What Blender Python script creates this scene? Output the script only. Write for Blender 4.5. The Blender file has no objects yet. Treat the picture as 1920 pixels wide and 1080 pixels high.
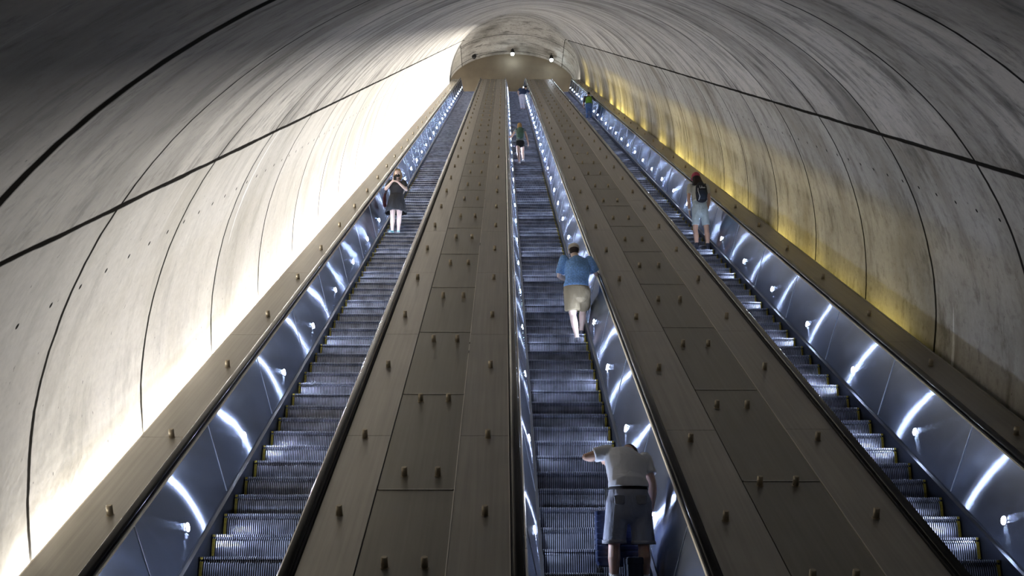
import bpy, bmesh, math, random
from mathutils import Vector, Matrix
random.seed(7)
SC = bpy.context.scene
COL = SC.collection
R = math.radians
# ------------------------------------------------------------------ camera, world, exposure
EYE = Vector((0, 0, 1.6))
cam = bpy.data.cameras.new('camera'); camo = bpy.data.objects.new('camera', cam); COL.objects.link(camo)
camo.location = EYE
cam.sensor_width = 36; cam.lens = 36.43; cam.clip_end = 300; cam.clip_start = 0.05
camo.rotation_euler = (R(90 + 15.55), 0, -0.0092)
SC.camera = camo
W = bpy.data.worlds.new('world'); SC.world = W; W.use_nodes = True
W.node_tree.nodes['Background'].inputs[0].default_value = (0.75, 0.82, 1.0, 1)
W.node_tree.nodes['Background'].inputs[1].default_value = 0.006
SC.view_settings.view_transform = 'Standard'; SC.view_settings.look = 'None'
SC.view_settings.exposure = 0.0; SC.view_settings.gamma = 1; SC.view_settings.use_curve_mapping = False
SC.cycles.max_bounces = 8; SC.cycles.diffuse_bounces = 4; SC.cycles.glossy_bounces = 4
SC.cycles.sample_clamp_indirect = 6.0
# light levels
LEFT_W, RIGHT_W, CROSS_W = 290, 66, 40            # hidden trough lamps and the added cross row, per 2.2 m
SPOT_L = 620                          # round balustrade lamps

# ------------------------------------------------------------------ the incline frame
A30 = R(30)
U = Vector((0, math.cos(A30), math.sin(A30)))        # up the slope
N = Vector((0, -math.sin(A30), math.cos(A30)))       # away from the slope
H0 = 5.12                                            # eye above the nosing plane, measured along N
def P(X, t, H): return EYE + Vector((X, 0, 0)) + U * t - N * (H0 - H)
PITCH = 0.462
T_TOP = 79.2
FLOOR_Z = P(0, T_TOP, 0).z
WALL_Y = 76.9
VC, VR = 0.96, 4.87                                   # vault centre and radius
HS = H0 - 4.33                                        # springline height above nosing plane

# ------------------------------------------------------------------ helpers
def meta(o, label=None, cat=None, group=None, kind=None):
    if label: o['label'] = label
    if cat: o['category'] = cat
    if group: o['group'] = group
    if kind: o['kind'] = kind
    return o
def thing(name, label, cat, loc, group=None):
    o = bpy.data.objects.new(name, None); COL.objects.link(o); o.location = loc; o.empty_display_size = .2
    return meta(o, label, cat, group)
class MB:
    def __init__(s): s.v = []; s.f = []; s.m = []; s.uv = None
    def add(s, vs, fs, mi=0):
        b = len(s.v); s.v += [Vector(p) for p in vs]; s.f += [tuple(b + i for i in f) for f in fs]; s.m += [mi] * len(fs); return s
    def box(s, x0, x1, y0, y1, z0, z1, mi=0, fn=None):
        c = [(x, y, z) for z in (z0, z1) for y in (y0, y1) for x in (x0, x1)]
        if fn: c = [fn(*p) for p in c]
        return s.add(c, [(0, 2, 3, 1), (4, 5, 7, 6), (0, 1, 5, 4), (2, 6, 7, 3), (0, 4, 6, 2), (1, 3, 7, 5)], mi)
    def prism(s, prof, t0, t1, mi=0, fn=None):
        fn = fn or P
        n = len(prof)
        vs = [fn(x, t0, h) for x, h in prof] + [fn(x, t1, h) for x, h in prof]
        fs = [(i, (i + 1) % n, n + (i + 1) % n, n + i) for i in range(n)] + [tuple(range(n))[::-1], tuple(range(n, 2 * n))]
        return s.add(vs, fs, mi)
    def cyl(s, p0, p1, r0, r1=None, seg=12, mi=0):
        r1 = r0 if r1 is None else r1
        p0, p1 = Vector(p0), Vector(p1); d = (p1 - p0).normalized()
        a = d.orthogonal().normalized(); b = d.cross(a)
        vs = []
        for p, r in ((p0, r0), (p1, r1)):
            vs += [p + (a * math.cos(k * 2 * math.pi / seg) + b * math.sin(k * 2 * math.pi / seg)) * r for k in range(seg)]
        fs = [(k, (k + 1) % seg, seg + (k + 1) % seg, seg + k) for k in range(seg)] + [tuple(range(seg))[::-1], tuple(range(seg, 2 * seg))]
        return s.add(vs, fs, mi)
def link(name, mb, mats, parent=None, smooth=False, origin=None, bevel=0, recalc=True):
    me = bpy.data.meshes.new(name)
    o_ = Vector(origin) if origin is not None else sum(mb.v, Vector()) / len(mb.v)
    me.from_pydata([tuple(p - o_) for p in mb.v], [], mb.f)
    mats = mats if isinstance(mats, (list, tuple)) else [mats]
    for m in mats: me.materials.append(m)
    me.polygons.foreach_set('material_index', mb.m)
    if recalc:
        bm = bmesh.new(); bm.from_mesh(me); bmesh.ops.recalc_face_normals(bm, faces=bm.faces); bm.to_mesh(me); bm.free()
    if smooth: me.polygons.foreach_set('use_smooth', [True] * len(me.polygons))
    me.update()
    o = bpy.data.objects.new(name, me); COL.objects.link(o)
    if bevel:
        md = o.modifiers.new('bevel', 'BEVEL'); md.width = bevel; md.segments = 2; md.limit_method = 'ANGLE'
    place(o, o_, parent)
    return o
def wloc(o):
    v = Vector(o.location)
    while o.parent: o = o.parent; v = v + o.location
    return v
def place(o, w, parent):
    o.parent = parent
    o.location = Vector(w) - (wloc(parent) if parent else Vector())
def dup(o, w, parent):
    c = o.copy(); COL.objects.link(c); place(c, w, parent); return c

# ------------------------------------------------------------------ materials
def new_mat(name):
    m = bpy.data.materials.new(name); m.use_nodes = True
    nt = m.node_tree; b = nt.nodes['Principled BSDF']; return m, nt, b
def nd(nt, typ, **kw):
    n = nt.nodes.new(typ)
    for k, v in kw.items():
        if k.startswith('i_'): n.inputs[int(k[2:]) if k[2:].isdigit() else k[2:].replace('_', ' ')].default_value = v
        else: setattr(n, k, v)
    return n
def math_n(nt, op, a, b=None, c=None, clamp=False):
    n = nt.nodes.new('ShaderNodeMath'); n.operation = op; n.use_clamp = clamp
    for i, x in enumerate((a, b, c)):
        if x is None: continue
        if isinstance(x, (int, float)): n.inputs[i].default_value = x
        else: nt.links.new(x, n.inputs[i])
    return n.outputs[0]
def mixc(nt, fac, a, b, mode='MIX'):
    n = nt.nodes.new('ShaderNodeMix'); n.data_type = 'RGBA'; n.blend_type = mode
    for i, x in ((0, fac), (6, a), (7, b)):
        if isinstance(x, (int, float)): n.inputs[i].default_value = x
        elif isinstance(x, tuple): n.inputs[i].default_value = (*x, 1) if len(x) == 3 else x
        else: nt.links.new(x, n.inputs[i])
    return n.outputs[2]
def simple(name, col, rough=.6, metal=0, noise=.12, scale=20, bump=0, stretch=None, aniso=0):
    m, nt, b = new_mat(name)
    tc = nd(nt, 'ShaderNodeTexCoord'); mp = nd(nt, 'ShaderNodeMapping')
    nt.links.new(tc.outputs['Object'], mp.inputs[0])
    if stretch: mp.inputs['Scale'].default_value = stretch
    nz = nd(nt, 'ShaderNodeTexNoise'); nz.inputs['Scale'].default_value = scale; nz.inputs['Detail'].default_value = 5
    nt.links.new(mp.outputs[0], nz.inputs[0])
    f = math_n(nt, 'MULTIPLY_ADD', nz.outputs[0], 2 * noise, 1 - noise)
    c = mixc(nt, 1.0, col, f, 'MULTIPLY'); nt.links.new(c, b.inputs['Base Color'])
    b.inputs['Roughness'].default_value = rough; b.inputs['Metallic'].default_value = metal
    if bump:
        bp = nd(nt, 'ShaderNodeBump'); bp.inputs['Strength'].default_value = bump; bp.inputs['Distance'].default_value = .02
        nt.links.new(nz.outputs[0], bp.inputs['Height']); nt.links.new(bp.outputs[0], b.inputs['Normal'])
    if aniso: b.inputs['Anisotropic'].default_value = aniso
    return m
def slope_coords(nt):
    """object-independent coordinates: x across, y up the slope, z away from it"""
    g = nd(nt, 'ShaderNodeNewGeometry'); mp = nd(nt, 'ShaderNodeMapping', vector_type='POINT')
    mp.inputs['Rotation'].default_value = (-A30, 0, 0)
    nt.links.new(g.outputs['Position'], mp.inputs[0]); return mp.outputs[0]
def concrete(name, base, dark, seed=0., joint_arc=None, dirt=.5, streak=.4, holes=None, heavy=True):
    m, nt, b = new_mat(name); L = nt.links.new
    uv = nd(nt, 'ShaderNodeUVMap'); sp = nd(nt, 'ShaderNodeSeparateXYZ'); L(uv.outputs[0], sp.inputs[0])
    arc, t = sp.outputs[0], sp.outputs[1]                # metres
    def noise(sx, sy, sc, det=6, off=0., rough=.55):
        mp = nd(nt, 'ShaderNodeMapping'); mp.inputs['Scale'].default_value = (sx, sy, 1); mp.inputs['Location'].default_value = (seed + off, off * 1.7, 0)
        L(uv.outputs[0], mp.inputs[0]); n = nd(nt, 'ShaderNodeTexNoise'); n.inputs['Scale'].default_value = sc; n.inputs['Detail'].default_value = det
        n.inputs['Roughness'].default_value = rough; L(mp.outputs[0], n.inputs[0]); return n.outputs[0]
    def ramp(x, a, b_):
        n = nd(nt, 'ShaderNodeMapRange', interpolation_type='SMOOTHSTEP'); n.inputs[1].default_value = a; n.inputs[2].default_value = b_; L(x, n.inputs[0]); return n.outputs[0]
    big = noise(.5, 1, .55, 8); fine = noise(1, 1, 14, 6, 3.); run = noise(.45, 1.5, 1.1, 8, 9., .62)
    panel = nd(nt, 'ShaderNodeTexWhiteNoise', noise_dimensions='1D')
    L(math_n(nt, 'FLOOR', math_n(nt, 'DIVIDE', math_n(nt, 'SUBTRACT', t, JT0), JP)), panel.inputs[1])
    col = mixc(nt, ramp(big, .42, .72), base, dark)
    col = mixc(nt, math_n(nt, 'MULTIPLY', ramp(run, .5, .72), dirt), col, tuple(c * .45 for c in dark))
    col = mixc(nt, math_n(nt, 'MULTIPLY', ramp(noise(.16, 3.2, .9, 4, 21., .6), .67, .71), streak), col, (.82, .82, .80))
    f = math_n(nt, 'MULTIPLY_ADD', panel.outputs[0], .16, .90); f = math_n(nt, 'MULTIPLY', f, math_n(nt, 'MULTIPLY_ADD', fine, .35, .82))
    col = mixc(nt, 1.0, col, f, 'MULTIPLY')
    st_ = ramp(noise(.55, 1.3, 1.5, 9, 80., .72), .50, .68)
    col = mixc(nt, math_n(nt, 'MULTIPLY', st_, dirt), col, tuple(c * .38 for c in dark))
    st2 = ramp(noise(1, 1, 5.5, 6, 95., .7), .50, .70)
    col = mixc(nt, math_n(nt, 'MULTIPLY', st2, dirt * .6), col, tuple(c * .5 for c in dark))
    pit = ramp(noise(1.0, 2.2, 9, 3, 40.), .69, .735)
    col = mixc(nt, math_n(nt, 'MULTIPLY', pit, .75), col, (.035, .03, .028))
    # formwork joints
    wob = math_n(nt, 'MULTIPLY_ADD', noise(1, 1, 1.3, 4, 55.), .10, -.05)
    x = math_n(nt, 'DIVIDE', math_n(nt, 'ADD', math_n(nt, 'SUBTRACT', t, JT0), wob), JP)
    fr = math_n(nt, 'ABSOLUTE', math_n(nt, 'SUBTRACT', math_n(nt, 'FRACT', math_n(nt, 'ADD', x, .5)), .5))
    dist = math_n(nt, 'MULTIPLY', fr, JP)
    jn = ramp(dist, .038, .020)
    jn = math_n(nt, 'MAXIMUM', jn, ramp(math_n(nt, 'ABSOLUTE', math_n(nt, 'ADD', math_n(nt, 'SUBTRACT', t, JT0 + JP), wob)), .11, .06))
    if joint_arc is not None:
        for ja in joint_arc:
            d2 = math_n(nt, 'ABSOLUTE', math_n(nt, 'SUBTRACT', math_n(nt, 'ADD', arc, math_n(nt, 'MULTIPLY', wob, .5)), ja))
            jn = math_n(nt, 'MAXIMUM', jn, ramp(d2, .042, .024))
    if holes is not None:
        ht = math_n(nt, 'ABSOLUTE', math_n(nt, 'SUBTRACT', math_n(nt, 'FRACT', math_n(nt, 'DIVIDE', t, .55)), .5))
        dx = math_n(nt, 'MULTIPLY', ht, .55); dy = math_n(nt, 'SUBTRACT', arc, holes)
        rr = math_n(nt, 'SQRT', math_n(nt, 'ADD', math_n(nt, 'MULTIPLY', dx, dx), math_n(nt, 'MULTIPLY', dy, dy)))
        jn = math_n(nt, 'MAXIMUM', jn, ramp(rr, .030, .018))
    col = mixc(nt, math_n(nt, 'MULTIPLY', jn, .97), col, (.012, .011, .010))
    L(col, b.inputs['Base Color']); b.inputs['Roughness'].default_value = .78
    L(math_n(nt, 'MULTIPLY_ADD', jn, -.3, .3), b.inputs['Specular IOR Level'])
    hgt = math_n(nt, 'SUBTRACT', math_n(nt, 'ADD', math_n(nt, 'MULTIPLY', fine, .12), math_n(nt, 'MULTIPLY', noise(1, 1, 3, 4, 70.), .5)), math_n(nt, 'MULTIPLY', jn, .0))
    bp = nd(nt, 'ShaderNodeBump'); bp.inputs['Strength'].default_value = .5; bp.inputs['Distance'].default_value = .02
    L(hgt, bp.inputs['Height']); L(bp.outputs[0], b.inputs['Normal'])
    return m
JT0, JP = 2.30, 2.75
def brushed(name, col, rough, metal, aniso=.0, streak=.25, scr=0., dust=.0, tang=True, across=False, grain=0):
    m, nt, b = new_mat(name); L = nt.links.new
    co = slope_coords(nt)
    mp = nd(nt, 'ShaderNodeMapping'); mp.inputs['Scale'].default_value = (26, .55, 26); L(co, mp.inputs[0])
    nz = nd(nt, 'ShaderNodeTexNoise'); nz.inputs['Scale'].default_value = 1.0; nz.inputs['Detail'].default_value = 7; L(mp.outputs[0], nz.inputs[0])
    n2 = nd(nt, 'ShaderNodeTexNoise'); n2.inputs['Scale'].default_value = 1.1; n2.inputs['Detail'].default_value = 6; L(co, n2.inputs[0])
    f = math_n(nt, 'MULTIPLY_ADD', nz.outputs[0], streak * 2, 1 - streak)
    f = math_n(nt, 'MULTIPLY', f, math_n(nt, 'MULTIPLY_ADD', n2.outputs[0], .5, .75))
    L(mixc(nt, 1.0, col, f, 'MULTIPLY'), b.inputs['Base Color'])
    b.inputs['Metallic'].default_value = metal
    L(math_n(nt, 'MULTIPLY_ADD', n2.outputs[0], .16, rough - .08), b.inputs['Roughness'])
    b.inputs['Anisotropic'].default_value = aniso
    if tang:
        tv = nd(nt, 'ShaderNodeCombineXYZ'); 
        for i_, v_ in enumerate(N if across else U): tv.inputs[i_].default_value = v_
        L(tv.outputs[0], b.inputs['Tangent'])
    if grain:                                         # polished sheet with a grain along the slope: highlights smear across the grain only
        gl = nd(nt, 'ShaderNodeBsdfAnisotropic'); gl.inputs['Roughness'].default_value = rough; gl.inputs['Anisotropy'].default_value = .87
        tv = nd(nt, 'ShaderNodeCombineXYZ')
        for i_, v_ in enumerate(U): tv.inputs[i_].default_value = v_
        L(tv.outputs[0], gl.inputs['Tangent']); L(mixc(nt, 1.0, col, f, 'MULTIPLY'), gl.inputs['Color'])
        wv = nd(nt, 'ShaderNodeTexNoise'); wv.inputs['Scale'].default_value = .9; wv.inputs['Detail'].default_value = 0; L(co, wv.inputs[0])
        bp = nd(nt, 'ShaderNodeBump'); bp.inputs['Strength'].default_value = .5; bp.inputs['Distance'].default_value = .02
        L(wv.outputs[0], bp.inputs['Height']); L(bp.outputs[0], gl.inputs['Normal'])
        ms = nd(nt, 'ShaderNodeMixShader'); ms.inputs[0].default_value = .95; b.inputs['Metallic'].default_value = .6; b.inputs['Anisotropic'].default_value = 0
        L(b.outputs[0], ms.inputs[1]); L(gl.outputs[0], ms.inputs[2]); L(ms.outputs[0], nt.nodes['Material Output'].inputs[0])
    if scr:
        bp = nd(nt, 'ShaderNodeBump'); bp.inputs['Strength'].default_value = scr; bp.inputs['Distance'].default_value = .004
        n3 = nd(nt, 'ShaderNodeTexNoise'); n3.inputs['Scale'].default_value = 1.6; n3.inputs['Detail'].default_value = 1.5; L(co, n3.inputs[0])
        L(n3.outputs[0], bp.inputs['Height']); L(bp.outputs[0], b.inputs['Normal'])
    return m
def emis(name, col, s):
    m, nt, b = new_mat(name); b.inputs['Base Color'].default_value = (*col, 1)
    b.inputs['Emission Color'].default_value = (*col, 1); b.inputs['Emission Strength'].default_value = s; return m
arcL = VR * math.asin((HS + 2.96 - HS) / VR)          # arc from springline to the long joint
ARC = VR * math.pi
ARC_L = VR * math.asin(2.95 / VR); ARC_R = ARC - ARC_L
M = dict(
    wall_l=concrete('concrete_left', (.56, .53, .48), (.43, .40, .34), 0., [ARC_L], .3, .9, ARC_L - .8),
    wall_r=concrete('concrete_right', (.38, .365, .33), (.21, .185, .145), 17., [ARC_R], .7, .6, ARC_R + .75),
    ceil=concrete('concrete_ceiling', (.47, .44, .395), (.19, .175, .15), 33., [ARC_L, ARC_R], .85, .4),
    wall_b=simple('concrete_back', (.16, .13, .09), .8, noise=.3, scale=1.2, bump=.3),
    floor=simple('floor_tile', (.16, .13, .11), .6, noise=.2, scale=3),
    bronze=brushed('bronze_deck', (.30, .28, .245), .38, .5, .5, .28),
    bronze_d=brushed('bronze_plate', (.215, .20, .17), .42, .5, .5, .2),
    rim=brushed('bright_trim', (.62, .58, .50), .30, 1.0, 0, .1),
    seam=simple('joint_cover', (.62, .66, .75), .45, .4),
    gap=simple('dark_gap', (.012, .012, .014), .7, noise=.1),
    body=simple('dark_body', (.02, .02, .022), .6, noise=.1),
    steel=brushed('brushed_steel', (.36, .41, .52), .23, 1.0, 0, .06, .0, grain=1),
    skirt=brushed('skirt_steel', (.07, .08, .11), .38, .8, .4, .3),
    ledge=brushed('ledge_steel', (.13, .145, .18), .35, 1.0, .3, .1),
    rubber=simple('handrail_rubber', (.010, .010, .010), .22, noise=.2),
    stud=brushed('stud_metal', (.34, .29, .21), .42, .5, 0, .1),
    step=brushed('step_metal', (.30, .32, .38), .36, .75, 0, .0),
    groove=simple('step_groove', (.02, .022, .03), .6),
    yellow=simple('yellow_comb', (.26, .20, .02), .6, noise=.8, scale=45),
    lens=emis('lamp_lens', (.66, .76, 1.0), SPOT_L),
    lens_dim=emis('lamp_lens_dim', (.66, .76, 1.0), SPOT_L * .5),
    ring=simple('lamp_ring', (.5, .52, .58), .3, .9),
    pend=emis('pendant_bulb', (.80, .92, 1.0), 90),
    black=simple('black_metal', (.02, .02, .02), .5, .3),
    rail=simple('rail_metal', (.05, .045, .04), .5, .5),
)
# dirty patches on the step risers
nt = M['step'].node_tree; b = nt.nodes['Principled BSDF']
g = nd(nt, 'ShaderNodeNewGeometry'); nz = nd(nt, 'ShaderNodeTexNoise'); nz.inputs['Scale'].default_value = 5.5; nz.inputs['Detail'].default_value = 6
nt.links.new(g.outputs['Position'], nz.inputs[0])
mr = nd(nt, 'ShaderNodeMapRange'); mr.inputs[1].default_value = .35; mr.inputs[2].default_value = .6; mr.inputs[3].default_value = .55; mr.inputs[4].default_value = 1.05
nt.links.new(nz.outputs[0], mr.inputs[0])
nt.links.new(mixc(nt, 1.0, (.55, .59, .72), mr.outputs[0], 'MULTIPLY'), b.inputs['Base Color'])

# ------------------------------------------------------------------ the vault: two walls and the ceiling, swept up the slope and into the level landing
LV_C, LV_A, LV_B, LV_Z = .70, 5.12, 2.95, FLOOR_Z + 3.25   # level bore: centre, half width, rise, springline
def mix(a, b, s): return a + (b - a) * s
def stations():
    out = []; tb = 78.6
    t = -1.0
    while t < tb - .01: out.append((P(VC, t, HS), N.copy(), t, VR, VR)); t += 1.34
    out.append((P(VC, tb, HS), N.copy(), tb, VR, VR))
    p0 = P(VC, tb, HS); y1 = p0.y + 3.0
    for k in range(1, 11):
        q = k / 10; s = q * q * (3 - 2 * q); a = A30 * (1 - s); n = Vector((0, -math.sin(a), math.cos(a)))
        base = p0 + U * (1.6 * q * (1 - q)) ; c = Vector((mix(p0.x, LV_C, s), mix(p0.y, y1, q), mix(p0.z, LV_Z, s) + .9 * q * (1 - q)))
        out.append((c, n, tb + k * .3, mix(VR, LV_A, s), mix(VR, LV_B, s)))
    y = y1 + .8
    while y < WALL_Y: out.append((Vector((LV_C, y, LV_Z)), Vector((0, 0, 1)), tb + 3 + y - y1, LV_A, LV_B)); y += .8
    out.append((Vector((LV_C, WALL_Y + .15, LV_Z)), Vector((0, 0, 1)), tb + 3 + WALL_Y - y1, LV_A, LV_B))
    return out
ST = stations()
def shell(name, mat, a0, a1, n, drop=0, kind='structure'):
    me = bpy.data.meshes.new(name); vs = []; uvs = []; fs = []
    angs = [a0 + (a1 - a0) * i / n for i in range(n + 1)]
    pts = []
    if drop == -1: pts += [(-1, 1.7), (-1, .8)]
    pts += [(a, None) for a in angs]
    if drop == 1: pts += [(1, .8), (1, 1.7)]
    m_ = len(pts)
    for (c, nn, t, ra, rb) in ST:
        ext = 1 + 1.2 * (VR - rb) / (VR - LV_B)
        for a, d in pts:
            if d is None:
                vs.append(c + Vector((-math.cos(a) * ra, 0, 0)) + nn * (math.sin(a) * rb)); uvs.append((a * VR, t))
            else:
                vs.append(c + Vector((a * ra, 0, 0)) - nn * d * ext); uvs.append((-d if a < 0 else ARC + d, t))
    for i in range(len(ST) - 1):
        for j in range(m_ - 1):
            k = i * m_ + j; fs.append((k, k + 1, k + m_ + 1, k + m_))
    me.from_pydata([tuple(v) for v in vs], [], fs)
    ul = me.uv_layers.new(name='UVMap')
    for l in me.loops: ul.data[l.index].uv = uvs[l.vertex_index]
    me.polygons.foreach_set('use_smooth', [True] * len(fs)); me.materials.append(mat); me.update()
    o = bpy.data.objects.new(name, me); COL.objects.link(o); o['kind'] = kind; return o
aj = ARC_L / VR
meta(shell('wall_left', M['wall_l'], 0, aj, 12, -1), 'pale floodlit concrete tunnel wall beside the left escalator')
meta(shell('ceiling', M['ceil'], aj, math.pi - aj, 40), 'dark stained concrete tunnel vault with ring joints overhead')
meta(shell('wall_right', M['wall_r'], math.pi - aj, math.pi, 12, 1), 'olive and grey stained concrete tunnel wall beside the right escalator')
mb = MB().box(-5, 7, WALL_Y, WALL_Y + .2, FLOOR_Z - 1, FLOOR_Z + 8)
meta(link('wall_back', mb, M['wall_b']), 'brown concrete end wall above the top of the escalators', kind='structure')
mb = MB(); 
for x in (-2.45, .95, 4.4): mb.box(x - 1.3, x + 1.3, WALL_Y - .03, WALL_Y - .001, FLOOR_Z + 1.72, FLOOR_Z + 1.80)
meta(link('trim_back', mb, M['rail']), 'dark horizontal joint strip across the end wall', kind='structure')
mb = MB().box(-3.85, 5.77, P(0, T_TOP, 0).y + .38, WALL_Y, FLOOR_Z - .3, FLOOR_Z - .002)
meta(link('floor', mb, M['floor']), 'upper landing floor', kind='structure')
mb = MB().prism([(VC - VR, -.85), (VC + VR, -.85), (VC + VR, -.65), (VC - VR, -.65)], 2.5, T_TOP + 1)  # unseen slab added to stop world light leaking in under the steps
meta(link('floor_light_block', mb, M['body']), 'unseen dark slab added under the escalators to block light', kind='structure')
# ------------------------------------------------------------------ lamps hidden in the two troughs beside the outer decks
def trough_lamp(x, t, power, col, size_t=2.2, sx=.07, spread=180, H=.765, tilt=0):
    l = bpy.data.lights.new('trough_lamp', 'AREA'); l.shape = 'RECTANGLE'; l.size = sx; l.size_y = size_t; l.energy = power; l.color = col; l.spread = R(spread)
    o = bpy.data.objects.new('trough_lamp', l); COL.objects.link(o)
    m = Matrix((Vector((1, 0, 0)), -U, -N)).transposed().to_4x4(); o.matrix_world = Matrix.Translation(P(x, t, H)) @ m
t = 8.5
while t < 77:
    trough_lamp(-3.887, t, LEFT_W * min(1.3, .17 + t / 42), sx=.03, H=.70, col=(1.0, .95, .87)); t += 2.3
rr = random.Random(3)
t = 8.5
while t < 77:                                         # second row added at the left lip, to send light across the bore
    l = bpy.data.lights.new('cross_fill', 'AREA'); l.shape = 'RECTANGLE'; l.size = .012; l.size_y = 2.2; l.energy = CROSS_W * min(1, max(.1, (t - 6) / 45)); l.color = (1.0, .97, .93)
    o = bpy.data.objects.new('cross_fill', l); COL.objects.link(o)
    z = -(Vector((1, 0, 0)) * .97 + N * .26).normalized(); y = -U; x = y.cross(z)
    o.matrix_world = Matrix.Translation(P(-3.868, t, .881)) @ Matrix((x, y, z)).transposed().to_4x4()
    t += 2.3
t = 15.0
while t < 76:
    if rr.random() < .76: trough_lamp(5.776, t + rr.uniform(-.3, .3), RIGHT_W * rr.uniform(.5, 1.5) * min(1, t / 42), (1.0, .80, .22), 1.5, .03, H=.45)
    t += 1.9

for y in (72.6, 75.0):  # unseen fill strips without fixtures, added to brighten the landing vault
    for x, pw in ((-3.9, 110), (5.4, 45)):
        l = bpy.data.lights.new('landing_fill', 'AREA'); l.shape = 'RECTANGLE'; l.size = .12; l.size_y = 1.6; l.energy = pw; l.color = (1, .96, .9)
        o = bpy.data.objects.new('landing_fill', l); COL.objects.link(o); o.location = (x, y, FLOOR_Z + 1.0); o.rotation_euler = (math.pi, 0, 0)
# ------------------------------------------------------------------ escalators
def step_mesh():
    pts = [(.40, 0), (.012, 0), (0, -.004), (0, -.026), (.030, -.032), (.026, -.050), (.006, -.066), (.001, -.13), (.004, -.19), (.010, -.245)]
    inn = [(.40, -.011), (.022, -.011), (.012, -.015), (.012, -.024), (.038, -.034), (.036, -.050), (.017, -.068), (.012, -.13), (.015, -.19), (.020, -.245)]
    vs = []; fs = []; ms = []; cols = []
    n = 46; w = 1.0 / n
    for i in range(n):
        x = -.5 + i * w
        cols += [(x, 1), (x + w * .45, 1), (x + w * .5, 0), (x + w * .95, 0)]
    cols += [(.5, 1)]
    for x, o in cols: vs += [(x, y, z) for y, z in (pts if o else inn)]
    k = len(pts)
    for c in range(len(cols) - 1):
        mi = 0 if cols[c][1] == 1 and cols[c + 1][1] == 1 else 1
        for j in range(k - 1):
            a = c * k + j; fs.append((a, a + 1, a + k + 1, a + k)); ms.append(mi)
    me = bpy.data.meshes.new('step'); me.from_pydata(vs, [], fs); me.materials.append(M['step']); me.materials.append(M['groove'])
    me.polygons.foreach_set('material_index', ms); me.update(); return me
STEP = step_mesh()
def strip_mesh(x0, x1):
    mb = MB(); mb.box(x0, x1, -.004, .004, -.028, -.002); mb.box(x0, x1, -.004, .02, -.215, -.045)
    me = bpy.data.meshes.new('comb_strip'); me.from_pydata([tuple(v) for v in mb.v], [], mb.f); me.materials.append(M['yellow']); me.update(); return me
HRX, HRH = .775, .930                                  # handrail centre
def path_obj(name, prof, pts, mat, parent, smooth=True):
    """sweep a closed (side, up) profile along points with their up vectors"""
    mb = MB(); n = len(prof)
    for (p, up) in pts:
        mb.v += [p + Vector((1, 0, 0)) * a + up * b for a, b in prof]
    for i in range(len(pts) - 1):
        for j in range(n):
            mb.f.append((i * n + j, i * n + (j + 1) % n, (i + 1) * n + (j + 1) % n, (i + 1) * n + j))
    mb.f.append(tuple(range(n))[::-1]); mb.f.append(tuple(range((len(pts) - 1) * n, len(pts) * n))); mb.m = [0] * len(mb.f)
    return link(name, mb, mat, parent, smooth)
def top_path(x, H, t0, extra=1.0, loop=True):
    pts = [(P(x, t0, H), N.copy())]
    tb = T_TOP - .1
    for k in range(1, 12): pts.append((P(x, t0 + (tb - t0) * k / 11, H), N.copy()))
    r = 1.0; c = P(x, tb, H) - N * r
    for k in range(1, 6):
        a = A30 * (1 - k / 5); n = Vector((0, -math.sin(a), math.cos(a))); pts.append((c + n * r, n))
    e = pts[-1][0] + Vector((0, extra, 0)); pts.append((e, Vector((0, 0, 1))))
    if loop:
        c = e - Vector((0, 0, .36))
        for k in range(1, 9):
            a = math.pi * k / 8 * .95; n = Vector((0, math.sin(a), math.cos(a))); pts.append((c + n * .36, n))
    return pts
HR_PROF = [(.046 * math.cos(a), .026 * math.sin(a)) for a in [2 * math.pi * k / 16 for k in range(16)]]
BAY = 2.3
STUD0 = 7.08                                          # first stud row, metres up the slope
def t_from_v(v, h): return (2007 * h / v - .25 * h) / .968
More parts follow.
